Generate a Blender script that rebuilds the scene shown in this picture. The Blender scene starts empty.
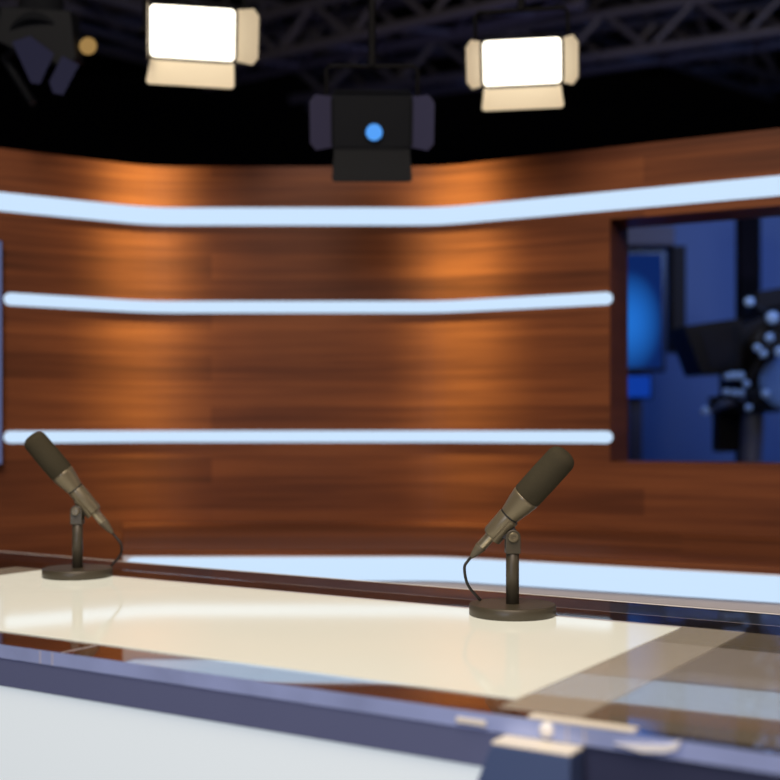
import bpy, bmesh, math, random
from mathutils import Vector, Matrix, Euler
random.seed(7)
S = bpy.context.scene
COL = S.collection
R = math.radians
F = 1200.0          # focal length in pixels of a 780 px frame
HZ = 428.0          # horizon row
CZ = 1.12           # camera height
DZ = 0.80           # desk surface height

def at(px, py, d):
    return Vector(((px-390)/F*d, d, CZ-(py-HZ)/F*d))

# ------------------------------------------------------------------ materials
def lin(r, g, b):
    f = lambda c: (c/255/12.92) if c/255 <= .04045 else ((c/255+.055)/1.055)**2.4
    return (f(r), f(g), f(b), 1)

def mat(name, color=(.5,.5,.5,1), rough=.5, metal=0, ior=1.5, emit=None, es=0, alpha=1, bump=None, vary=0, vscale=40, spec=None):
    m = bpy.data.materials.new(name); m.use_nodes = True
    nt = m.node_tree; p = nt.nodes['Principled BSDF']
    p.inputs['Base Color'].default_value = color
    p.inputs['Roughness'].default_value = rough
    p.inputs['Metallic'].default_value = metal
    p.inputs['IOR'].default_value = ior
    p.inputs['Alpha'].default_value = alpha
    if spec is not None: p.inputs['Specular IOR Level'].default_value = spec
    if emit:
        p.inputs['Emission Color'].default_value = emit
        p.inputs['Emission Strength'].default_value = es
    tc = nt.nodes.new('ShaderNodeTexCoord')
    if vary:
        n = nt.nodes.new('ShaderNodeTexNoise'); n.inputs['Scale'].default_value = vscale; n.inputs['Detail'].default_value = 4
        nt.links.new(tc.outputs['Object'], n.inputs['Vector'])
        r = nt.nodes.new('ShaderNodeMapRange')
        r.inputs['To Min'].default_value = 1-vary; r.inputs['To Max'].default_value = 1+vary
        nt.links.new(n.outputs['Fac'], r.inputs['Value'])
        h = nt.nodes.new('ShaderNodeHueSaturation'); h.inputs['Color'].default_value = color
        nt.links.new(r.outputs['Result'], h.inputs['Value'])
        nt.links.new(h.outputs['Color'], p.inputs['Base Color'])
    if bump:
        n = nt.nodes.new('ShaderNodeTexNoise'); n.inputs['Scale'].default_value = bump[0]; n.inputs['Detail'].default_value = 3
        nt.links.new(tc.outputs['Object'], n.inputs['Vector'])
        b = nt.nodes.new('ShaderNodeBump'); b.inputs['Strength'].default_value = bump[1]; b.inputs['Distance'].default_value = .002
        nt.links.new(n.outputs['Fac'], b.inputs['Height']); nt.links.new(b.outputs['Normal'], p.inputs['Normal'])
    return m

def wood_mat(name, dark, mid, light, rough=.38, row=.085, width=2.3):
    m = bpy.data.materials.new(name); m.use_nodes = True
    nt = m.node_tree; N = nt.nodes.new; L = nt.links.new
    p = nt.nodes['Principled BSDF']; p.inputs['Roughness'].default_value = rough
    p.inputs['Specular IOR Level'].default_value = .08
    uv = N('ShaderNodeUVMap')
    br = N('ShaderNodeTexBrick'); br.inputs['Scale'].default_value = 1
    br.inputs['Color1'].default_value = (0,0,0,1); br.inputs['Color2'].default_value = (1,1,1,1); br.inputs['Mortar'].default_value = (.25,.25,.25,1)
    br.inputs['Mortar Size'].default_value = .0012; br.inputs['Mortar Smooth'].default_value = .3
    br.inputs['Brick Width'].default_value = width; br.inputs['Row Height'].default_value = row
    br.offset = .37
    L(uv.outputs['UV'], br.inputs['Vector'])
    mp = N('ShaderNodeMapping'); mp.inputs['Scale'].default_value = (1.1, 34, 1)
    L(uv.outputs['UV'], mp.inputs['Vector'])
    n = N('ShaderNodeTexNoise'); n.inputs['Scale'].default_value = 1.6; n.inputs['Detail'].default_value = 6; n.inputs['Roughness'].default_value = .6
    L(mp.outputs['Vector'], n.inputs['Vector'])
    mp2 = N('ShaderNodeMapping'); mp2.inputs['Scale'].default_value = (.6, 9, 1)
    L(uv.outputs['UV'], mp2.inputs['Vector'])
    n2 = N('ShaderNodeTexNoise'); n2.inputs['Scale'].default_value = 1.5; n2.inputs['Detail'].default_value = 3
    L(mp2.outputs['Vector'], n2.inputs['Vector'])
    a = N('ShaderNodeMath'); a.operation = 'MULTIPLY_ADD'; a.inputs[1].default_value = .20
    L(br.outputs['Color'], a.inputs[0])
    b = N('ShaderNodeMath'); b.operation = 'MULTIPLY'; b.inputs[1].default_value = .55
    L(n.outputs['Fac'], b.inputs[0])
    c = N('ShaderNodeMath'); c.operation = 'MULTIPLY_ADD'; c.inputs[1].default_value = .45
    L(n2.outputs['Fac'], c.inputs[0]); L(b.outputs[0], c.inputs[2])
    L(c.outputs[0], a.inputs[2])
    cr = N('ShaderNodeValToRGB')
    cr.color_ramp.elements[0].position = .30; cr.color_ramp.elements[0].color = dark
    cr.color_ramp.elements[1].position = .80; cr.color_ramp.elements[1].color = light
    e = cr.color_ramp.elements.new(.54); e.color = mid
    L(a.outputs[0], cr.inputs['Fac']); L(cr.outputs['Color'], p.inputs['Base Color'])
    bu = N('ShaderNodeBump'); bu.inputs['Strength'].default_value = .12; bu.inputs['Distance'].default_value = .003
    L(n.outputs['Fac'], bu.inputs['Height']); L(bu.outputs['Normal'], p.inputs['Normal'])
    return m

def glass_mat(name, ior, tint, rough, strength=1.0):
    m = bpy.data.materials.new(name); m.use_nodes = True
    nt = m.node_tree; N = nt.nodes.new; L = nt.links.new
    nt.nodes.remove(nt.nodes['Principled BSDF']); out = nt.nodes['Material Output']
    t = N('ShaderNodeBsdfTransparent'); t.inputs['Color'].default_value = tint
    g = N('ShaderNodeBsdfGlossy'); g.inputs['Roughness'].default_value = rough
    fr = N('ShaderNodeFresnel'); fr.inputs['IOR'].default_value = ior
    mu = N('ShaderNodeMath'); mu.operation = 'MULTIPLY'; mu.inputs[1].default_value = strength; mu.use_clamp = True
    L(fr.outputs[0], mu.inputs[0])
    mx = N('ShaderNodeMixShader')
    L(mu.outputs[0], mx.inputs[0]); L(t.outputs[0], mx.inputs[1]); L(g.outputs[0], mx.inputs[2]); L(mx.outputs[0], out.inputs[0])
    return m

def clear_mat(name, tint=(1,1,1,1)):
    m = bpy.data.materials.new(name); m.use_nodes = True
    nt = m.node_tree; nt.nodes.remove(nt.nodes['Principled BSDF'])
    t = nt.nodes.new('ShaderNodeBsdfTransparent'); t.inputs['Color'].default_value = tint
    nt.links.new(t.outputs[0], nt.nodes['Material Output'].inputs[0])
    return m

def glow_mat(name, color, s):
    m = bpy.data.materials.new(name); m.use_nodes = True
    nt = m.node_tree; nt.nodes.remove(nt.nodes['Principled BSDF'])
    e = nt.nodes.new('ShaderNodeEmission'); e.inputs['Color'].default_value = color; e.inputs['Strength'].default_value = s
    nt.links.new(e.outputs[0], nt.nodes['Material Output'].inputs[0])
    return m

M = dict(
    wood=wood_mat('walnut_planks', (.056,.021,.012,1), (.125,.041,.019,1), (.23,.076,.029,1)),
    jamb=wood_mat('walnut_edge', (.10,.034,.017,1), (.14,.048,.022,1), (.19,.066,.03,1)),
    led=glow_mat('led_diffuser', (.60,.78,1.0,1), 1.02),
    black=mat('black_drape', (.004,.004,.005,1), .95, spec=.05, vary=.2, vscale=8),
    floor=mat('dark_studio_floor', (.012,.012,.016,1), .35, vary=.2, vscale=6),
    plinth=mat('grey_plinth_paint', (.55,.52,.55,1), .45, vary=.08, vscale=6),
    glass=glass_mat('tabletop_glass', 1.85, (.97,.97,.97,1), .025),
    glass_under=clear_mat('glass_underside'),
    glass_edge=mat('polished_glass_edge', (.35,.42,.70,1), .18, ior=1.6, vary=.35, vscale=9),  # blue LED reflections in the edge are put into its colour
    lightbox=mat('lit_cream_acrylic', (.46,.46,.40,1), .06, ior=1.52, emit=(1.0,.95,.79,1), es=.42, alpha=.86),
    frost=mat('smoked_grey_film', (.56,.51,.43,1), .10, ior=1.3, alpha=.50),
    smoke=mat('smoked_brown_film', (.33,.28,.21,1), .10, ior=1.25, alpha=.24),
    reflector=mat('added_reflector_metal', (.88,.90,.92,1), .04, metal=.97, vary=.1, vscale=5),  # mirror-like metal for the added reflector under the glass
    rail=mat('dark_back_rail', (.050,.024,.014,1), .3),
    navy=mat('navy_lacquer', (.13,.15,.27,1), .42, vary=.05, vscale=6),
    navy_dark=mat('dark_and_shaded_navy', (.035,.04,.085,1), .4, vary=.08, vscale=6),  # also paints the shadowed right end of the desk front
    post=mat('blue_post_lacquer', (.065,.10,.215,1), .45, vary=.06, vscale=8),
    front=mat('backlit_white_panel', (.40,.42,.42,1), .3, emit=(.87,.955,1.0,1), es=.53),
    cream=mat('cream_painted_light', (.86,.80,.68,1), .35),  # warm-lit post top and glass-edge reflections, held in the colour
    edgeline=mat('pale_edge_highlight', (.75,.72,.70,1), .3),  # pale colour stands for light caught by the glass back edge
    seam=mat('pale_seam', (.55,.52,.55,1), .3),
    glint=mat('white_glint', (.95,.93,.9,1), .3, metal=.0),  # white of the highlights built on the glass edge
    foam=mat('dark_olive_foam', (.052,.044,.027,1), .95, bump=(900,.5), vary=.15, vscale=500, spec=.15),
    micbody=mat('olive_grey_metal', (.19,.158,.102,1), .36, metal=.45, vary=.06, vscale=60),
    micdark=mat('dark_olive_metal', (.072,.060,.040,1), .42, metal=.25, vary=.06, vscale=60),
    groove=mat('black_rubber_ring', (.006,.006,.005,1), .6),
    silver=mat('satin_nickel', (.42,.36,.25,1), .28, metal=.8),
    boot=mat('olive_rubber', (.11,.09,.058,1), .6),
    cable=mat('black_cable', (.012,.011,.009,1), .5),
    panel=glow_mat('lit_led_panel', (1.0,.93,.78,1), 3.4),
    door=mat('panel_lit_barn_door', (.70,.62,.47,1), .5),  # doors coloured pale to carry the panel's light on them
    dooredge=mat('black_fixture_paint', (.004,.004,.005,1), .7, spec=.1),
    unlit=mat('charcoal_fixture', (.0065,.0075,.010,1), .65, spec=.12),
    unlitdoor=mat('violet_grey_door', (.040,.040,.085,1), .6, spec=.2),
    blueled=glow_mat('blue_indicator', (.10,.38,1.0,1), .95),
    flap=mat('blue_grey_flap', (.014,.016,.045,1), .7, spec=.1),
    amber=glow_mat('amber_lamp', (1.0,.60,.20,1), .34),
    trussm=mat('dark_truss_alloy', (.085,.08,.09,1), .5, metal=.2, vary=.15, vscale=4),
    bluewall=mat('blue_painted_wall', (.10,.20,.46,1), .8, vary=.12, vscale=2),
    screenoff=mat('dark_screen', (.01,.012,.02,1), .25),
    camblack=mat('black_camera_shell', (.004,.004,.006,1), .6, spec=.2, vary=.2, vscale=20),
    camgrey=mat('grey_tripod_alloy', (.10,.11,.15,1), .45),
    bokeh=mat('pale_highlight_disc', (.30,.48,.80,1), .4),  # pale blue of blurred highlights, held in the base colour
    rack=mat('grey_rack', (.05,.055,.09,1), .6),
    sidescreen=glow_mat('blue_grey_screen', (.14,.17,.34,1), .8),
)

def screen_blue():
    m = bpy.data.materials.new('glowing_blue_screen'); m.use_nodes = True
    nt = m.node_tree; N = nt.nodes.new; L = nt.links.new
    nt.nodes.remove(nt.nodes['Principled BSDF'])
    tc = N('ShaderNodeTexCoord'); g = N('ShaderNodeTexGradient'); g.gradient_type = 'SPHERICAL'
    mp = N('ShaderNodeMapping'); mp.inputs['Location'].default_value = (-.5*1.5+.1,-.5,-.40*1.9); mp.inputs['Scale'].default_value = (1.5,1,1.9)
    L(tc.outputs['Generated'], mp.inputs['Vector']); L(mp.outputs['Vector'], g.inputs['Vector'])
    cr = N('ShaderNodeValToRGB')
    cr.color_ramp.elements[0].color = (.004,.018,.11,1); cr.color_ramp.elements[1].color = (.02,.22,.85,1); cr.color_ramp.elements[1].position = .75
    L(g.outputs['Fac'], cr.inputs['Fac'])
    e = N('ShaderNodeEmission'); e.inputs['Strength'].default_value = 1.0
    L(cr.outputs['Color'], e.inputs['Color']); L(e.outputs[0], nt.nodes['Material Output'].inputs[0])
    return m
M['bluescreen'] = screen_blue()
M['dimscreen'] = glow_mat('dim_blue_screen', (.006,.05,.40,1), .8)

# ------------------------------------------------------------------ helpers
def obj(name, bm, m, parent=None, smooth=False, bevel=0, seg=2):
    bmesh.ops.recalc_face_normals(bm, faces=bm.faces)
    me = bpy.data.meshes.new(name); bm.to_mesh(me); bm.free()
    for mm in (m if isinstance(m, (list, tuple)) else [m]): me.materials.append(mm)
    if smooth:
        for p in me.polygons: p.use_smooth = True
    o = bpy.data.objects.new(name, me); COL.objects.link(o)
    if parent: o.parent = parent
    if bevel:
        b = o.modifiers.new('bevel', 'BEVEL'); b.width = bevel; b.segments = seg; b.limit_method = 'ANGLE'; b.angle_limit = R(40)
    return o

def tag(o, label=None, cat=None, group=None, kind=None):
    if label: o['label'] = label
    if cat: o['category'] = cat
    if group: o['group'] = group
    if kind: o['kind'] = kind
    return o

def thing(name, label, cat, loc=(0,0,0), rot=(0,0,0), group=None):
    o = bpy.data.objects.new(name, None); COL.objects.link(o); o.empty_display_size = .05
    o.location = loc; o.rotation_euler = rot
    return tag(o, label, cat, group)

def box(bm, x0, x1, y0, y1, z0, z1, mx=None, mi=0):
    vs = [bm.verts.new(v) for v in ((x0,y0,z0),(x1,y0,z0),(x1,y1,z0),(x0,y1,z0),(x0,y0,z1),(x1,y0,z1),(x1,y1,z1),(x0,y1,z1))]
    for f in ((0,3,2,1),(4,5,6,7),(0,1,5,4),(1,2,6,5),(2,3,7,6),(3,0,4,7)):
        bm.faces.new([vs[i] for i in f]).material_index = mi
    if mx is not None: bmesh.ops.transform(bm, matrix=mx, verts=vs)
    return vs

def prism(bm, pts, ext, mi=0):
    """closed solid: polygon pts (3d) extruded by the vector ext"""
    e = Vector(ext)
    a = [bm.verts.new(p) for p in pts]; b = [bm.verts.new(Vector(p)+e) for p in pts]
    n = len(pts)
    bm.faces.new(a); bm.faces.new(b[::-1])
    for i in range(n): bm.faces.new((a[i], a[(i+1)%n], b[(i+1)%n], b[i]))
    for f in bm.faces: f.material_index = mi

def frame_of(d):
    d = Vector(d).normalized()
    u = d.cross(Vector((0,0,1)))
    if u.length < 1e-4: u = Vector((1,0,0))
    u.normalize(); return u, d.cross(u).normalized(), d

def lathe(bm, o, axis, prof, seg=40):
    u, v, d = frame_of(axis); o = Vector(o); rings = []
    for t, r in prof:
        if r < 1e-6: rings.append([bm.verts.new(o+d*t)])
        else: rings.append([bm.verts.new(o+d*t+(u*math.cos(2*math.pi*k/seg)+v*math.sin(2*math.pi*k/seg))*r) for k in range(seg)])
    for a, b in zip(rings, rings[1:]):
        if len(a) == 1 and len(b) == 1: continue
        for k in range(seg):
            k2 = (k+1) % seg
            if len(a) == 1: bm.faces.new((a[0], b[k], b[k2]))
            elif len(b) == 1: bm.faces.new((a[k], a[k2], b[0]))
            else: bm.faces.new((a[k], a[k2], b[k2], b[k]))

def rod(bm, a, b, r, seg=14):
    a = Vector(a); b = Vector(b); l = (b-a).length
    lathe(bm, a, b-a, [(0,0),(0,r),(l,r),(l,0)], seg)

def tube(bm, pts, r, seg=12):
    pts = [Vector(p) for p in pts]; rings = []
    u = None
    for i, p in enumerate(pts):
        d = (pts[min(i+1,len(pts)-1)]-pts[max(i-1,0)]).normalized()
        if u is None: u = frame_of(d)[0]
        u = (u-d*u.dot(d)).normalized(); v = d.cross(u)
        rings.append([bm.verts.new(p+(u*math.cos(2*math.pi*k/seg)+v*math.sin(2*math.pi*k/seg))*r) for k in range(seg)])
    for a, b in zip(rings, rings[1:]):
        for k in range(seg): bm.faces.new((a[k], a[(k+1)%seg], b[(k+1)%seg], b[k]))
    bm.faces.new(rings[0]); bm.faces.new(rings[-1])

def spline(p, n=12):
    p = [Vector(q) for q in p]; out = []
    q = [p[0]*2-p[1]]+p+[p[-1]*2-p[-2]]
    for i in range(1, len(q)-2):
        for k in range(n):
            t = k/n
            out.append(.5*((2*q[i])+(q[i+1]-q[i-1])*t+(2*q[i-1]-5*q[i]+4*q[i+1]-q[i+2])*t*t+(3*q[i]-q[i-1]-3*q[i+1]+q[i+2])*t**3))
    out.append(p[-1]); return out

def rrect(w, h, r, n=6):
    pts = []
    for cx, cz, a0 in ((w/2-r,h/2-r,0),(-w/2+r,h/2-r,90),(-w/2+r,-h/2+r,180),(w/2-r,-h/2+r,270)):
        for k in range(n+1):
            a = R(a0+90*k/n); pts.append((cx+r*math.cos(a), cz+r*math.sin(a)))
    return pts

# ------------------------------------------------------------------ path of the wooden wall in plan
class Path:
    def __init__(self, pts, fil=.10, n=14):
        pts = [Vector(p) for p in pts]; q = [pts[0]]
        for i in range(1, len(pts)-1):
            a = (pts[i-1]-pts[i]).normalized(); b = (pts[i+1]-pts[i]).normalized()
            p0 = pts[i]+a*fil; p1 = pts[i]+b*fil
            for k in range(n+1):
                t = k/n; q.append(p0*(1-t)**2+pts[i]*2*t*(1-t)+p1*t*t)
        q.append(pts[-1]); self.q = q; self.s = [0]
        for a, b in zip(q, q[1:]): self.s.append(self.s[-1]+(b-a).length)
        self.len = self.s[-1]
    def at(self, s):
        s = max(0, min(self.len, s)); i = 0
        while i < len(self.s)-2 and self.s[i+1] < s: i += 1
        t = (s-self.s[i])/(self.s[i+1]-self.s[i])
        return self.q[i].lerp(self.q[i+1], t)
    def nrm(self, s):
        d = (self.at(s+.01)-self.at(s-.01)).normalized()
        return Vector((d.y, -d.x))           # towards the camera side
    def off(self, s, o): return self.at(s)+self.nrm(s)*o
    def where(self, px):
        lo, hi = 0, self.len
        for _ in range(60):
            m = (lo+hi)/2; p = self.at(m)
            if 390+F*p.x/p.y < px: lo = m
            else: hi = m
        return lo
    def samples(self, a, b, step=.04):
        n = max(2, int((b-a)/step)); return [a+(b-a)*k/n for k in range(n+1)]

dl = Vector((-.843,-.538)); dr = Vector((.884,-.467))
KL, KR = Vector((-.80,4.0)), Vector((.167,4.0))
WALL = Path([KL+dl*2.1, KL, KR, KR+dr*2.6])
BL, BR = Vector((-.62,3.12)), Vector((.135,3.12))
BENCH = Path([(-.695,3.12), BR, BR+dr*2.2], .08)

def wall_slab(bm, path, a, b, z0, z1, th, mi=0, step=.04):
    uvl = bm.loops.layers.uv.verify()
    ss = path.samples(a, b, step); cols = []
    for s in ss:
        f = path.off(s, 0); k = path.off(s, -th)
        cols.append([bm.verts.new((f.x,f.y,z0)), bm.verts.new((f.x,f.y,z1)), bm.verts.new((k.x,k.y,z1)), bm.verts.new((k.x,k.y,z0))])
    def face(vs, uvs, m=mi):
        fc = bm.faces.new(vs); fc.material_index = m
        for l, uv in zip(fc.loops, uvs): l[uvl].uv = uv
    for i in range(len(ss)-1):
        A, B, u, v = cols[i], cols[i+1], ss[i], ss[i+1]
        face((A[0],B[0],B[1],A[1]), ((u,z0),(v,z0),(v,z1),(u,z1)))
        face((A[1],B[1],B[2],A[2]), ((u,z1),(v,z1),(v,z1+th),(u,z1+th)))
        face((A[2],B[2],B[3],A[3]), ((u,z1),(v,z1),(v,z0),(u,z0)))
        face((A[3],B[3],B[0],A[0]), ((u,z0-th),(v,z0-th),(v,z0),(u,z0)))
    for c, m in ((cols[0], 1), (cols[-1], 1)):
        face(c, ((0,z0),(0,z1),(th,z1),(th,z0)), m)

# ------------------------------------------------------------------ the room
def struct(name, bm, m, **k): return tag(obj(name, bm, m, **k), kind='structure')
def slab(name, x0,x1,y0,y1,z0,z1,m):
    bm = bmesh.new(); box(bm,x0,x1,y0,y1,z0,z1); return struct(name, bm, m)
slab('floor', -6,6,-4,12,-.1,0, M['floor'])
slab('ceiling', -6,6,-4,12,4.6,4.7, M['black'])
slab('wall_far', -6,6,11.9,12,0,4.6, M['black'])
slab('wall_left', -6.1,-6,-4,12,0,4.6, M['black'])
slab('wall_right', 6,6.1,-4,12,0,4.6, M['black'])
slab('wall_front', -6,6,-4.1,-4,0,4.6, M['black'])

TH = .19
ZT = DZ+1.192
wz0, wz1 = DZ+.215, DZ+.968
sw = WALL.where(610)
bm = bmesh.new()
wall_slab(bm, WALL, 0, sw, 0, ZT, TH)
wall_slab(bm, WALL, sw, sw+1.25, 0, wz0, TH)
wall_slab(bm, WALL, sw, sw+1.25, wz1, ZT, TH)
wall_slab(bm, WALL, sw+1.25, WALL.len, 0, ZT, TH)
struct('wall_back', bm, [M['wood'], M['jamb']])

# built-in ledge in front of the wooden wall
bt = DZ+.004
bm = bmesh.new(); uvl = bm.loops.layers.uv.verify()
N_ = 120
fr = [BENCH.at(BENCH.len*k/N_) for k in range(N_+1)]
bk = [WALL.off(WALL.where(390+F*p.x/p.y), .002) for p in fr]
def quad(vs, uvs, mi):
    f = bm.faces.new(vs); f.material_index = mi
    for l, uv in zip(f.loops, uvs): l[uvl].uv = uv
rows = [[bm.verts.new((p.x,p.y,z)) for p, z in ((f,0),(f,DZ-.012),(f,bt),(b,bt),(b,0))] for f, b in zip(fr,bk)]
for i in range(N_):
    A, B = rows[i], rows[i+1]; u, v = BENCH.len*i/N_, BENCH.len*(i+1)/N_
    quad((A[0],B[0],B[1],A[1]), ((u,0),(v,0),(v,.8),(u,.8)), 1)
    quad((A[1],B[1],B[2],A[2]), ((u,.8),(v,.8),(v,.82),(u,.82)), 0)
    quad((A[2],B[2],B[3],A[3]), ((u,.82),(v,.82),(v,1.5),(u,1.5)), 0)
    quad((A[3],B[3],B[4],A[4]), ((u,.8),(v,.8),(v,0),(u,0)), 1)
    quad((A[4],B[4],B[0],A[0]), ((u,0),(v,0),(v,.3),(u,.3)), 1)
for r_ in (rows[0], rows[-1]): quad(r_, ((0,0),(0,.8),(0,.82),(.5,.82),(.5,0)), 1)
struct('trim_1', bm, [M['wood'], M['plinth']])

# ------------------------------------------------------------------ LED strips
def led(path, a, b, z, h, label):
    r = h/2; ss = [a+r*(1-math.cos(R(90*k/8))) for k in range(9)] + path.samples(a+r, b-r, .03)[1:-1] + [b-r*(1-math.cos(R(90*k/8))) for k in range(8,-1,-1)]
    bm = bmesh.new(); prev = None; cols = []
    for s in ss:
        e = min(s-a, b-s); hh = r if e >= r else math.sqrt(max(1e-8, r*r-(r-e)**2))
        f = path.off(s, .010); k = path.off(s, .0015); ed = path.off(s, .006)
        cols.append([bm.verts.new((q.x,q.y,z+c*hh)) for q, c in ((k,-1),(ed,-1),(f,-.8),(f,.8),(ed,1),(k,1))])
    for A, B in zip(cols, cols[1:]):
        for i in range(6): bm.faces.new((A[i],B[i],B[(i+1)%6],A[(i+1)%6]))
    bm.faces.new(cols[0]); bm.faces.new(cols[-1])
    return tag(obj('led_strip', bm, M['led'], smooth=False), label, 'light strip', 'led strips along the wooden wall')
led(WALL, .05, WALL.len-.05, CZ+211.3/300, .058, 'thick glowing white LED strip, topmost on the wooden wall, above the window opening')
sl = WALL.where(3.5); sr = WALL.where(613)
led(WALL, sl, sr, CZ+120.8/300, .039, 'thin glowing LED strip with rounded ends, second from the top of the wooden wall')
led(WALL, sl, sr, CZ-8.5/300, .038, 'thin glowing LED strip with rounded ends just behind the tops of the microphones')
led(BENCH, .003, BENCH.len-.05, CZ-141*3.12/F, .059, 'wide glowing LED strip along the ledge low behind the desk glass')

# screen at the left edge
a_, b_ = sl-.75, sl-.012
bm = bmesh.new()
pa, pb = WALL.off(a_, .002), WALL.off(b_, .002); na = WALL.nrm(.3)*.035
prism(bm, [(pa.x,pa.y,DZ+.205),(pb.x,pb.y,DZ+.205),(pb.x,pb.y,DZ+.90),(pa.x,pa.y,DZ+.90)], (na.x,na.y,0))
sc = thing('wall_screen', 'blue-grey lit screen on the wooden wall at the ends of the two thin light strips', 'screen', (0,0,0))
obj('screen_housing', bm, M['unlit'], sc)
bm = bmesh.new()
n2 = na*1.08; dd = (pb-pa).normalized()*.004
qa, qb = pa+na+dd, pb+na-dd
prism(bm, [(qa.x,qa.y,DZ+.209),(qb.x,qb.y,DZ+.209),(qb.x,qb.y,DZ+.896),(qa.x,qa.y,DZ+.896)], (na.x*.05,na.y*.05,0))
obj('screen_face', bm, M['sidescreen'], sc)

# ------------------------------------------------------------------ the desk (local x along the front edge, y away from the camera)
ANG = R(-32)
desk = thing('news_desk', 'long glass-topped news desk with lit cream top panel and navy front', 'desk', (0,0,DZ), (0,0,ANG))
SA, SB = -2.75, .35
T0, T1 = 1.20, 2.10
def part(name, bm, m, parent=desk, **k): return obj(name, bm, m, parent, **k)

bm = bmesh.new(); box(bm, SA,SB,T0,T1,-.02,0)
bm.faces.ensure_lookup_table()
for f in bm.faces:
    c = f.calc_center_median()
    f.material_index = 0 if c.z > -.001 else (1 if c.z < -.019 else 2)
g = part('glass_top', bm, [M['glass'], M['glass_under'], M['glass_edge']])
g['label'] = 'clear glass tabletop with a polished bluish edge'
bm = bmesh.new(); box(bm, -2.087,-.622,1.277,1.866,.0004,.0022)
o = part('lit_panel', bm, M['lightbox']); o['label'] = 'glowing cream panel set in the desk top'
def filmstrip(x0,x1,y0,y1):
    bm = bmesh.new(); box(bm, x0,x1,y0,y1,.0004,.0018); o = part('border_film', bm, M['frost']); o['label'] = 'smoky grey border of the lit panel'
filmstrip(-.621,-.522,1.232,1.880)
filmstrip(-2.187,-2.088,1.232,1.880)
bm = bmesh.new(); box(bm, -.521,SB-.03,1.2175,1.880,.0004,.0012); o = part('smoked_panel', bm, M['smoke']); o['label'] = 'smoky brown panel at the end of the desk top'
bm = bmesh.new(); rod(bm, (SA,T1+.0006,-.0008), (SB,T1+.0006,-.0008), .0016, 8); part('back_edge_highlight', bm, M['edgeline'])  # highlight on the glass back edge, built as a thin pale rod
bm = bmesh.new(); box(bm, -2.087,-.622,1.8665,1.880,.0004,.0018); part('rim_line', bm, M['seam'])
bm = bmesh.new(); box(bm, SA+.02,SB-.02,1.882,2.0985,-.027,-.0205); part('back_rail', bm, M['rail'])
bm = bmesh.new(); box(bm, SA+.05,SB-.05,T0+.03,2.42,-.197,-.179); part('band_reflector', bm, M['reflector'], bevel=.002)  # added reflector, mirrors the lowest LED strip as a second band
bm = bmesh.new(); box(bm, SA+.01,-.551,T0+.001,T0+.028,-.062,-.0205); part('fascia', bm, M['navy'], bevel=.0015)
bm = bmesh.new(); box(bm, -.550,SB-.01,T0+.003,T0+.028,-.78,-.0205); o = part('end_panel', bm, M['navy_dark'], bevel=.0015); o['label'] = 'navy front panel painted dark as shadow'  # shadow at this end is painted in as darker navy
bm = bmesh.new(); prism(bm, [(SA+.03,T0+.006,-.0625),(-.627,T0+.006,-.0625),(-.78,T0+.006,-.50),(-.80,T0+.006,-.72),(SA+.03,T0+.006,-.72)], (0,.02,0))
o = part('front_panel', bm, M['front'], bevel=.001); o['label'] = 'backlit white front panel'
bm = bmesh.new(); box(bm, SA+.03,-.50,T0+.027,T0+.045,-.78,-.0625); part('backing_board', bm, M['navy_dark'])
# blue post tapering upwards
bm = bmesh.new()
def frus(bm, x0,x1,y0,y1,z1, X0,X1,Y0,Y1,z0):
    v = [bm.verts.new(p) for p in ((X0,Y0,z0),(X1,Y0,z0),(X1,Y1,z0),(X0,Y1,z0),(x0,y0,z1),(x1,y0,z1),(x1,y1,z1),(x0,y1,z1))]
    for f in ((0,3,2,1),(4,5,6,7),(0,1,5,4),(1,2,6,5),(2,3,7,6),(3,0,4,7)): bm.faces.new([v[i] for i in f])
frus(bm, -.598,-.505,1.165,1.1995,-.0235, -.90,-.505,1.10,1.1995,-.80)
part('front_post', bm, M['post'], bevel=.002)
bm = bmesh.new(); frus(bm, -.597,-.506,1.166,1.1985,-.0205, -.598,-.505,1.165,1.1995,-.0233)  # warm light on the post top, painted as a thin cream layer
o = part('post_top_light', bm, M['cream']); o['label'] = 'cream top of the blue post, painted with warm light'
for x in (SA+.06, SB-.10):
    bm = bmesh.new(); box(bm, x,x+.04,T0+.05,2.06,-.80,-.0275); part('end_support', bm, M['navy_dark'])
# highlights and reflections on the glass front edge built as pale solids, plus seams
bm = bmesh.new(); box(bm, -.572,-.449,1.2005,1.2165,.0004,.0035); o = part('edge_reflection', bm, M['cream'], bevel=.001); o['label'] = 'cream reflection built as a strip along the glass edge'
bm = bmesh.new(); box(bm, -.660,-.622,1.1975,1.1998,-.0155,-.0085); o = part('edge_highlight', bm, M['cream'], bevel=.0008); o['label'] = 'small cream highlight built on the glass edge'
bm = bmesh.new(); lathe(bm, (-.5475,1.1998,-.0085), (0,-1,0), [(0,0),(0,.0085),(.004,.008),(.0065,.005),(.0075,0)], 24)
o = part('edge_glint_round', bm, M['glint'], smooth=True); o['label'] = 'round bright highlight built on the glass edge'
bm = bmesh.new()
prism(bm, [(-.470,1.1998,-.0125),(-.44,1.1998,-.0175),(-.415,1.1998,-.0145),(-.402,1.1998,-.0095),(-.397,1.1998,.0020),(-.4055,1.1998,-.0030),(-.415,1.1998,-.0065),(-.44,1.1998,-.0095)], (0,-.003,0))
o = part('edge_glint_long', bm, M['glint']); o['label'] = 'bright pointed highlight built on the glass edge'
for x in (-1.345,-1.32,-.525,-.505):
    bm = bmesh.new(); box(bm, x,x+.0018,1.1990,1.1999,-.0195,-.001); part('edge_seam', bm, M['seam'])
bm = bmesh.new(); box(bm, -1.302,-1.2995,1.2005,1.2765,.0002,.0008); part('top_seam', bm, M['seam'])

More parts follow.
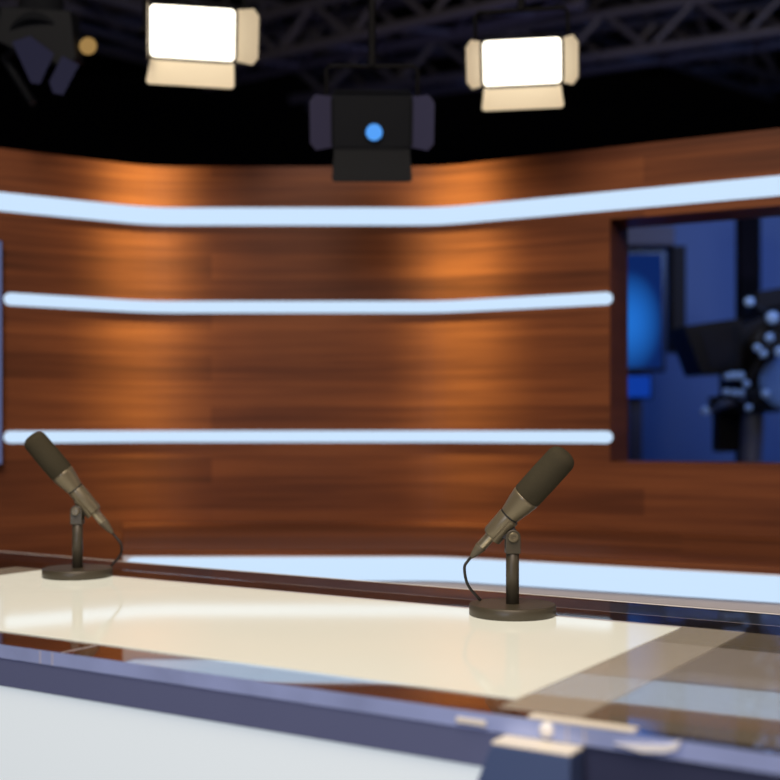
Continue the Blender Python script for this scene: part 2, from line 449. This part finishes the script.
# ------------------------------------------------------------------ microphones
def make_mic(px, py, d, lean, elev, tow, Fx, Fz, stem_h, body_l, con_l, boot_l, cab, label):
    base = at(px, HZ+F*(CZ-DZ)/d, d); base.z = DZ+.0023
    t = thing('desk_microphone', label, 'microphone', base, (0,0,0), 'desk microphones')
    c = math.cos(R(tow))
    a = Vector((lean*math.cos(R(elev))*c, -math.sin(R(tow)), math.sin(R(elev))*c))
    k = -Fx/a.x if abs(a.x) > 1e-6 else 0       # where the axis passes over the stem
    Fp = Vector((Fx, -a.y*k*1.0, Fz))
    Fp.y = a.y*(-k)*1.0
    # base
    bm = bmesh.new(); lathe(bm, (0,0,0), (0,0,1), [(0,0),(0,.0725),(.0012,.0737),(.0172,.0737),(.0186,.0725),(.019,.071),(.019,0)], 72)
    b = obj('base', bm, M['micdark'], t)
    for p in b.data.polygons: p.use_smooth = abs(p.normal.z) < .9
    # stem
    bm = bmesh.new(); lathe(bm, (0,0,0), (0,0,1), [(.0185,0),(.0185,.0112),(stem_h-.034,.0112),(stem_h-.033,.0102),(stem_h-.033,0)], 32)
    obj('stem', bm, M['micdark'], t, smooth=False)
    for p in t.children[-1].data.polygons: p.use_smooth = abs(p.normal.z) < .7
    # swivel bracket: two rounded cheeks and a bridge
    bm = bmesh.new()
    for yy in (-.0135, .0085):
        pts = [(-.0125,yy,stem_h-.034),(.0125,yy,stem_h-.034)]
        pts += [(.0125*math.cos(R(q)), yy, stem_h-.006+.0125*math.sin(R(q))) for q in range(0,181,15)]
        prism(bm, pts, (0,.005,0))
    box(bm, -.0125,.0125,-.0085,.0085,stem_h-.034,stem_h-.026)
    obj('swivel_bracket', bm, M['micdark'], t, bevel=.0012)
    bm = bmesh.new(); lathe(bm, (0,-.0135,stem_h-.006), (0,-1,0), [(0,0),(0,.0085),(.005,.0085),(.0065,.007),(.0065,.004),(.005,.0035),(.005,0)], 24)
    obj('pivot_knob', bm, M['micbody'], t, smooth=False)
    # tongue from pivot to the body
    n = Vector((0,0,1))-a*a.z; n.normalize()
    foot = Fp+a*((Vector((0,0,stem_h-.006))-Fp).dot(a))
    bm = bmesh.new()
    pv = Vector((0,0,stem_h-.006)); rod(bm, pv+Vector((0,-.0085,0)), pv+Vector((0,.0085,0)), .011, 24)
    dirn = (foot-pv); L_ = dirn.length; dirn.normalize(); sidev = Vector((0,1,0)); fwd = dirn.cross(sidev).normalized()
    for s_, l_ in ((.0075, L_-.010),):
        prism(bm, [pv+fwd*w-sidev*s_ +dirn*h for w, h in ((-.011,0),(.011,0),(.016,l_),(-.016,l_))], sidev*2*s_)
    obj('swivel_tongue', bm, M['groove'], t, bevel=.001)
    # body
    L = body_l
    bm = bmesh.new()
    lathe(bm, Fp, a, [(.002,0),(.002,.0240),(0,.0248),(-.004,.0248),(-.006,.0242),(-.016,.0228),(-.030,.0197),(-.040,.0180),(-.0415,.0176)], 48)
    lathe(bm, Fp, a, [(-.0445,.0176),(-.046,.0180),(-L+.004,.0170),(-L,.0155),(-L,0)], 48)
    obj('body', bm, M['micbody'], t, smooth=True)
    bm = bmesh.new(); lathe(bm, Fp, a, [(-.0412,.010),(-.0412,.0172),(-.0448,.0172),(-.0448,.010)], 48)
    obj('groove_ring', bm, M['groove'], t)
    # cradle under the body
    bm = bmesh.new(); u, v, dd = frame_of(a)
    dn = (pv-foot).normalized(); sd = dn.cross(a).normalized()
    prof = [(R(q)) for q in range(-62,63,12)]
    kk = (foot-Fp).dot(a)
    inner = [Fp+a*(kk-.026)+dn*(.0178*math.cos(q))+sd*(.0178*math.sin(q)) for q in prof]
    outer = [Fp+a*(kk-.026)+dn*(.0205*math.cos(q))+sd*(.0205*math.sin(q)) for q in prof]
    prism(bm, inner+outer[::-1], a*.046)
    obj('cradle', bm, M['micbody'], t)
    # foam
    rf, lf = .0255, .1025
    pr = [(.0015,0),(.0015,rf-.0012),(.0035,rf)]+[(lf*.45,rf+.0004)]
    for q in range(0,91,6):
        s_ = math.sin(R(q)); pr.append((lf-.020+.022*s_, rf*max(0,1-s_**2.7)**(1/2.7)))
    bm = bmesh.new(); lathe(bm, Fp, a, pr, 56)
    obj('foam_windscreen', bm, M['foam'], t, smooth=True)
    # connector, boot, cable
    bm = bmesh.new(); lathe(bm, Fp, a, [(-L+.001,0),(-L+.001,.0105),(-L-.003,.0105),(-L-.004,.0095),(-L-con_l,.0092),(-L-con_l,0)], 32)
    obj('connector', bm, M['silver'], t, smooth=False)
    e = -L-con_l
    bm = bmesh.new(); lathe(bm, Fp, a, [(e+.0002,0),(e+.0002,.0098),(e-.004,.0098),(e-boot_l*.75,.0058),(e-boot_l,.0035),(e-boot_l,0)], 32)
    obj('cable_boot', bm, M['boot'], t, smooth=False)
    st = Fp+a*(e-boot_l)
    bm = bmesh.new(); tube(bm, spline([st+a*.004, st-a*.008]+[Vector(q) for q in cab], 10), .0026, 12)
    obj('cable', bm, M['cable'], t, smooth=True)
    return t

make_mic(512.5, 616, 2.042, 1, 49.5, 15, .0221, .2007, .139, .0905, .026, .027,
         [(-.080,.028,.076),(-.0735,.032,.046),(-.052,.034,.0195)],
         'desk microphone tilted to the right, larger in view, near the panel corner')
make_mic(77.5, 577.5, 2.57, -1, 51.8, 8, -.0305, .2205, .146, .107, .027, .032,
         [(.0900,.016,.066),(.0860,.024,.043),(.0665,.024,.0195)],
         'desk microphone tilted to the left, smaller in view, farther along the desk')

# ------------------------------------------------------------------ studio lights
def barn(name, label, c, yaw, pitch, w, h, lit, dl_=.075, open_=48, roll=0, rodtop=4.6, lo=None, ro=None, sd=.72):
    t = thing(name, label, 'studio light', c, (0,0,0), 'studio lights')
    # local: facing -y
    piv = bpy.data.objects.new('lamp_head', None)
    Rm = Matrix.Rotation(R(yaw),4,'Z') @ Matrix.Rotation(R(pitch),4,'X') @ Matrix.Rotation(R(roll),4,'Y')
    bpy.data.objects.remove(piv)
    def pt(nm, bm, m, **k):
        bmesh.ops.transform(bm, matrix=Rm, verts=bm.verts); return obj(nm, bm, m, t, **k)
    body, door = (M['dooredge'], M['door']) if lit else (M['unlit'], M['unlitdoor'])
    bm = bmesh.new(); prism(bm, [(x,.006,z) for x,z in rrect(w+.016,h+.016,.012)], (0,.075,0)); pt('housing', bm, body)
    bm = bmesh.new()
    for k in range(-3,4): box(bm, k*w/8-.003,k*w/8+.003,.082,.10,-h*.4,h*.4)
    pt('heat_sink', bm, body)
    bm = bmesh.new(); prism(bm, [(x,0,z) for x,z in rrect(w,h,.012)], (0,.0055,0))
    pt('diffuser', bm, M['panel'] if lit else M['unlit'])
    def leaf(edge, half, L, flare, ch, op, door=door):
        ca, sa = math.cos(R(op)), math.sin(R(op))   # how far the door opens outwards from the light axis
        # edge: outward direction in the face plane; door runs forward (-y) and outward
        n_ = Vector((edge[0],0,edge[1])); s_ = Vector((-edge[1],0,edge[0]))
        off = (w if edge[0] else h)/2+.006
        o_ = n_*off; dirv = n_*sa+Vector((0,-ca,0)); nn = n_*ca+Vector((0,sa,0))
        pts = [o_+s_*-half, o_+s_*half, o_+dirv*(L-ch)+s_*(half+flare), o_+dirv*L+s_*(half+flare-ch), o_+dirv*L-s_*(half+flare-ch), o_+dirv*(L-ch)-s_*(half+flare)]
        bm = bmesh.new(); prism(bm, pts, nn*.0015)
        pt('barn_door', bm, door)
        bm = bmesh.new(); prism(bm, [p+nn*.0016 for p in pts], nn*.0015); pt('door_back', bm, body)
        bm = bmesh.new(); rod(bm, o_-s_*half*.9+nn*.002, o_+s_*half*.9+nn*.002, .004); pt('hinge', bm, body)
    leaf((0,-1), w/2, dl_, .006, .008, open_, door if lit else body)
    leaf((1,0), h/2, dl_*sd, .006, .020, ro or open_)
    leaf((-1,0), h/2, dl_*sd, .006, .020, lo or open_)
    # top door folded back over the housing
    bm = bmesh.new(); box(bm, -w/2,w/2,-.002,.06,h/2+.012,h/2+.015); pt('barn_door', bm, body)
    # yoke and hanging rod
    bm = bmesh.new()
    tube(bm, [(-w/2-.022,.04,0),(-w/2-.022,.05,h/2+.07),(-w/2-.012,.05,h/2+.08),(w/2+.012,.05,h/2+.08),(w/2+.022,.05,h/2+.07),(w/2+.022,.04,0)], .006, 8)
    pt('yoke', bm, M['dooredge'])
    for sx in (-1,1):
        bm = bmesh.new(); rod(bm, (sx*(w/2+.006),.04,0), (sx*(w/2+.034),.04,0), .010); pt('yoke_knob', bm, body)
    topp = Rm @ Vector((0,.05,h/2+.08))
    bm = bmesh.new(); rod(bm, topp, (topp.x,topp.y,rodtop-c.z), .011); obj('hanging_rod', bm, M['dooredge'], t)
    return t, pt

D1 = 3.45
barn('panel_light', 'lit white panel light with pale barn doors, turned sideways, at the upper left', at(192.5,33,D1), 3, 19, .240, .142, True, .088, 50, roll=2.5, lo=-7, ro=54, sd=.92)
barn('panel_light', 'lit white panel light with pale barn doors facing straight, right of the dark one', at(522,62,D1), -6, 18, .222, .124, True, .084, 46, roll=-1, sd=.68)
f3, pt3 = barn('panel_light', 'unlit dark barn-door light with a round blue indicator, hanging over the wall top', at(372,122,3.4), 1, 18, .215, .14, False, .105, 52)
bm = bmesh.new(); lathe(bm, (.006,-.0005,-.028), (0,-1,0), [(0,0),(0,.026),(.008,.026),(.010,.024)], 28); pt3('indicator_ring', bm, M['dooredge'])
bm = bmesh.new(); lathe(bm, (.006,-.0035,-.028), (0,-1,0), [(0,0),(0,.0235),(.004,.021),(.009,.012),(.0105,0)], 28); pt3('indicator_lens', bm, M['blueled'], smooth=True)

# angled spotlight at the top left corner
c4 = at(40, 22, 3.6)
s4 = thing('spotlight', 'dark angled spotlight with bluish flaps and amber glow, at the top left corner', 'studio light', c4, (0,0,0), 'studio lights')
ax = Vector((.10,-.55,-.75)).normalized()
bm = bmesh.new(); lathe(bm, (0,0,0), ax, [(-.12,0),(-.12,.05),(-.10,.065),(.02,.07),(.09,.085),(.10,.085),(.10,.075),(.06,.06),(.06,0)], 32); obj('barrel', bm, M['unlit'], s4, smooth=False)
u4, v4, _ = frame_of(ax)
for pts, y_ in (([(12,42),(30,36),(54,54),(40,84),(31,83)], 3.47), ([(62,56),(79,65),(63,95),(53,93),(49,82)], 3.45)):
    bm = bmesh.new(); prism(bm, [at(px,py,y_+(py-40)*-.0012)-c4 for px, py in pts], (0,.004,.002)); obj('barn_door', bm, M['flap'], s4)
bm = bmesh.new(); prism(bm, [at(px,py,3.5)-c4 for px, py in ((0,6),(70,10),(76,60),(58,66),(14,50),(-6,40))], (0,.10,.02)); obj('lamp_box', bm, M['unlit'], s4, bevel=.006)
bm = bmesh.new(); p4 = at(88,46,3.55)-c4
lathe(bm, p4, (0,-1,0), [(-.012,0),(-.010,.022),(0,.026),(.008,.021),(.013,.010),(.014,0)], 20); obj('amber_lens', bm, M['amber'], s4, smooth=True)
bm = bmesh.new(); rod(bm, p4+Vector((0,.012,0)), ax*-.02, .012); obj('lens_arm', bm, M['unlit'], s4)
bm = bmesh.new(); rod(bm, at(4,58,3.6)-c4, at(33,103,3.55)-c4, .012); obj('handle', bm, M['unlit'], s4)
bm = bmesh.new(); rod(bm, at(4,58,3.6)-c4, Vector((0,0,0)), .012); obj('handle_arm', bm, M['unlit'], s4)
bm = bmesh.new(); rod(bm, (0,0,.05), (0,0,4.6-c4.z), .014); obj('hanging_rod', bm, M['dooredge'], s4)

# ------------------------------------------------------------------ trusses
def truss(A, B, size, label, ext=(.5,.5), z=None):
    A = Vector(A); B = Vector(B); B.z = A.z
    if z: A.z = B.z = z
    d = (B-A).normalized(); A = A-d*ext[0]; B = B+d*ext[1]; L = (B-A).length
    t = thing('lighting_truss', label, 'truss', A, (0,0,math.atan2(d.y,d.x)), 'overhead lighting trusses')
    h = size/2; cs = [(h,h),(-h,h),(-h,-h),(h,-h)]
    for y, z_ in cs:
        bm = bmesh.new(); rod(bm, (0,y,z_), (L,y,z_), .034, 12); obj('chord', bm, M['trussm'], t, smooth=False)
    n = max(2, round(L/(size*2.3))); st = L/n
    for i in range(4):
        (y0,z0),(y1,z1) = cs[i], cs[(i+1)%4]
        bm = bmesh.new()
        for k in range(n):
            rod(bm, (k*st,y0,z0), ((k+.5)*st,y1,z1), .021, 8); rod(bm, ((k+.5)*st,y1,z1), ((k+1)*st,y0,z0), .021, 8)
        obj('web_bracing', bm, M['trussm'], t)
    for x in (.3, L-.3):
        bm = bmesh.new(); rod(bm, (x,0,h), (x,0,4.6-A.z), .012); obj('suspension_rod', bm, M['trussm'], t)
    return t
def pz(px, py, z): return at(px, py, (z-CZ)*F/(HZ-py))
LOW, HIGH = 3.62, 3.95
truss(pz(300,86,LOW), pz(790,14,LOW), .26, 'dark lattice truss slanting up to the right beside the right panel light', (.0,1.2))
truss(pz(225,20,HIGH), pz(380,66,HIGH), .30, 'dark lattice truss crossing between the two lit panel lights, sloping down to the right', (1.2,.0))
truss(pz(260,46,LOW), pz(450,1,LOW), .26, 'dark lattice truss rising out of the top of the picture over the unlit light', (.6,.8))
truss(pz(590,2,HIGH), pz(700,42,HIGH), .30, 'dark lattice truss sloping down to the right, above the right end of the wall', (.6,1.2))
truss(pz(65,8,HIGH), pz(240,58,HIGH), .30, 'dark lattice truss behind the left panel light and the spotlight', (.8,.0))

# ------------------------------------------------------------------ room behind the window opening
slab('wall_booth', .75,5.2,7.6,7.7,0,2.55, M['bluewall'])
bm = bmesh.new(); box(bm, .70,.76,4.4,7.6,0,1.95); struct('wall_booth_side', bm, M['bluewall'])
def simple(name, bm, m, label, cat, **k):
    return tag(obj(name, bm, m, **k), label, cat)
# dark post
p = at(748, 300, 6.6)
bm = bmesh.new(); box(bm, p.x-.055,p.x+.055,6.55,6.65,0,2.5); simple('post', bm, M['black'], 'dark upright post in the blue room behind the studio camera', 'post')
# monitor rack with glowing screen
d_ = 6.2; p0 = at(632,250,d_); p1 = at(662,372,d_)
rk = thing('monitor_stand', 'tall monitor stand with glowing blue screen seen at the edge of the window opening', 'monitor', (p0.x,d_,0))
W_ = (p1.x-p0.x)
bm = bmesh.new(); box(bm, -.16,W_+.02,0,.10,p1.z,p0.z); obj('monitor_housing', bm, M['screenoff'], rk, bevel=.008)
bm = bmesh.new(); box(bm, -.14,W_,-.006,-.0005,p1.z+.02,p0.z-.02); obj('screen', bm, M['bluescreen'], rk)
bm = bmesh.new(); box(bm, -.17,W_+.06,-.03,.14,p0.z+.02,p0.z+.12); obj('top_shelf', bm, M['rack'], rk, bevel=.005)
bm = bmesh.new(); box(bm, W_+.05,W_+.12,-.02,.12,p1.z+.1,p0.z+.02); obj('side_speaker', bm, M['camblack'], rk, bevel=.005)
bm = bmesh.new(); box(bm, -.12,W_-.05,.0,.10,p1.z-.14,p1.z-.01); obj('lower_unit', bm, M['screenoff'], rk)
bm = bmesh.new(); box(bm, -.11,W_-.06,-.006,-.0005,p1.z-.13,p1.z-.02); obj('lower_screen', bm, M['dimscreen'], rk)
bm = bmesh.new(); box(bm, 0,.06,.04,.10,0.02,p0.z+.02); obj('upright', bm, M['rack'], rk)
bm = bmesh.new(); box(bm, -.2,W_+.2,-.1,.25,0,.03); obj('foot', bm, M['rack'], rk)

# studio camera on a pedestal
d_ = 5.5
def q(px, py, dd=0): return at(px, py, d_+dd)
cb = at(748, 470, d_); 
cam = thing('studio_camera', 'black broadcast camera with hood on a tripod in the blue room', 'camera', (cb.x,d_,0))
o0 = Vector((cb.x,d_,0))
def cpart(name, bm, m, **k):
    bmesh.ops.translate(bm, vec=-o0, verts=bm.verts); return obj(name, bm, m, cam, **k)
bm = bmesh.new(); prism(bm, [q(684,326,-.25),q(742,318,-.25),q(742,372,-.25),q(702,374,-.25)], (0,.30,0)); cpart('hood', bm, M['camblack'])
bm = bmesh.new(); prism(bm, [q(700,331,-.255),q(738,326,-.255),q(738,366,-.255),q(710,368,-.255)], (0,.004,0)); cpart('prompter_glass', bm, M['screenoff'])
bm = bmesh.new(); prism(bm, [q(740,326),q(800,300),q(812,400),q(740,392)], (0,.35,0)); cpart('camera_body', bm, M['camblack'], bevel=.01)
bm = bmesh.new(); rod(bm, q(768,340,.02), q(768,340,-.30), .075, 28); cpart('lens', bm, M['camblack'])
bm = bmesh.new(); rod(bm, q(768,340,-.301), q(768,340,-.306), .05, 28); cpart('lens_glass', bm, M['screenoff'])
bm = bmesh.new(); prism(bm, [q(756,292),q(800,284),q(800,302),q(756,312)], (0,.2,0)); cpart('viewfinder', bm, M['camblack'], bevel=.006)
bm = bmesh.new(); prism(bm, [q(718,396),q(790,396),q(782,412),q(728,412)], (0,.2,0)); cpart('fluid_head', bm, M['camblack'], bevel=.006)
bm = bmesh.new(); rod(bm, q(742,398,-.05), q(704,411,-.4), .018); cpart('pan_handle', bm, M['camgrey'])
bm = bmesh.new(); rod(bm, q(753,410,.1), (q(753,410).x,d_+.1,.55), .05, 24); cpart('column', bm, M['camgrey'])
for ang in (200, 320, 80):
    ex = Vector((q(753,410).x+.42*math.cos(R(ang)), d_+.1+.42*math.sin(R(ang)), 0))
    bm = bmesh.new(); rod(bm, (q(753,410).x,d_+.1,.98), ex, .022); cpart('leg', bm, M['camgrey'])
bm = bmesh.new(); prism(bm, [q(718,408,.15),q(742,408,.15),q(742,452,.15),q(718,452,.15)], (0,.1,0)); cpart('battery_box', bm, M['camblack'])
for px, py, r_ in ((749,302,.026),(772,318,.034),(757,348,.022),(769,338,.024),(763,354,.022),(780,352,.03),(733,376,.024),(740,376,.024),(727,377,.02),(746,384,.02),(726,392,.02),(734,393,.02),(741,393,.018),(765,394,.024),(705,411,.024),(748,408,.02)):
    bm = bmesh.new(); lathe(bm, q(px,py,-.42), (0,-1,0), [(-.03,0),(-.03,r_*.4),(0,r_*.8),(.008,r_*.8),(.014,r_*.55),(.016,0)], 16); cpart('highlight_disc', bm, M['bokeh'], smooth=True)  # out-of-focus highlights on the camera, built as pale discs
bm = bmesh.new(); lathe(bm, q(785,382,-.2), (0,-1,0), [(0,0),(0,.11),(.02,.12),(.03,.10),(.03,0)], 28); cpart('blue_disc', bm, M['bluewall'])  # plain blue disc at the camera's right
# dark arms behind the highlight discs so they do not float
bm = bmesh.new()
for a_, b_ in (((749,302),(749,302)),((772,318),(757,348)),((769,338),(780,352)),((727,377),(746,384)),((726,392),(748,408)),((741,393),(765,394)),((746,384),(763,354)),((726,392),(705,411)),((749,302),(772,318)),((765,394),(748,408))):
    if a_ != b_: rod(bm, q(*a_,-.395), q(*b_,-.395), .012, 8)
rod(bm, q(763,354,-.395), q(763,354,.02), .016, 10)
cpart('highlight_disc_arm', bm, M['camblack'])

# ------------------------------------------------------------------ lights
def area(name, loc, target, size, power, color, sizey=None, spread=180):
    l = bpy.data.lights.new(name, 'AREA'); l.energy = power; l.color = color; l.size = size
    if sizey: l.shape = 'RECTANGLE'; l.size_y = sizey
    l.spread = R(spread)
    o = bpy.data.objects.new(name, l); COL.objects.link(o); o.location = loc
    o.rotation_euler = (Vector(target)-Vector(loc)).to_track_quat('-Z','Y').to_euler(); return o
def spot(name, loc, target, power, color, ang, blend=1, rad=.05):
    l = bpy.data.lights.new(name, 'SPOT'); l.energy = power; l.color = color; l.spot_size = R(ang); l.spot_blend = blend; l.shadow_soft_size = rad
    o = bpy.data.objects.new(name, l); COL.objects.link(o); o.location = loc
    o.rotation_euler = (Vector(target)-Vector(loc)).to_track_quat('-Z','Y').to_euler(); return o

WARM = (1.0,.88,.34)
for px in (143, 462):
    s = WALL.where(px); w = WALL.at(s); n = WALL.nrm(s); l = w+n*.58
    spot('wall_spot', (l.x,l.y,3.65), (w.x,w.y,1.66), 800, WARM, 9, 1, .05)
    spot('wall_spot_soft', (l.x,l.y,3.62), (w.x,w.y,1.60), 850, WARM, 14, 1, .05)
    spot('wall_wash', (l.x,l.y,3.60), (w.x,w.y,1.60), 230, (1.0,.74,.36), 23, 1, .03)
area('front_fill', (0,-.8,3.4), (-.2,4,1.0), 2.4, 90, (1,.84,.76), 1.2)
area('desk_key', (-.6,.9,3.6), (-.2,1.9,.8), 1.4, 60, (1,.88,.66), .9)
area('cool_low_front', (-1.3,-.9,1.25), (.1,1.3,.7), .8, 16, (.62,.72,1.0), .5)  # added cool fill to brighten the navy front and glass edge
area('booth_blue', (2.6,5.2,2.45), (1.7,7.0,1.0), 1.2, 17, (.15,.33,1.0), .6)
area('jamb_fill', (3.6,1.6,3.0), (.8,3.7,1.3), .6, 14, (1,.75,.6))  # added unseen fill that lights the jamb of the opening
area('booth_front', (1.9,4.3,2.3), (1.75,5.5,1.2), .5, 5, (.35,.55,1.0), .3)
area('truss_wash', (.5,6.2,2.3), (.5,8.0,4.0), 3.0, 5, (.55,.45,1.0), 1.0)
W = bpy.data.worlds.new('studio_dark'); S.world = W; W.use_nodes = True
W.node_tree.nodes['Background'].inputs['Color'].default_value = (.30,.32,.42,1)
W.node_tree.nodes['Background'].inputs['Strength'].default_value = .0

# ------------------------------------------------------------------ camera
cd = bpy.data.cameras.new('camera'); co = bpy.data.objects.new('camera', cd); COL.objects.link(co)
co.location = (0,0,CZ); co.rotation_euler = (R(90),0,0)
cd.sensor_width = 36; cd.lens = F/780*36; cd.shift_y = (HZ-390)/780
cd.dof.use_dof = True; cd.dof.focus_distance = 2.12; cd.dof.aperture_fstop = 2.3
S.camera = co
S.view_settings.view_transform = 'Standard'; S.view_settings.look = 'None'
S.view_settings.exposure = 0; S.view_settings.gamma = 1; S.view_settings.use_curve_mapping = False
try:
    S.cycles.use_denoising = True; S.cycles.max_bounces = 8; S.cycles.transparent_max_bounces = 16; S.cycles.sample_clamp_indirect = 4
except Exception: pass
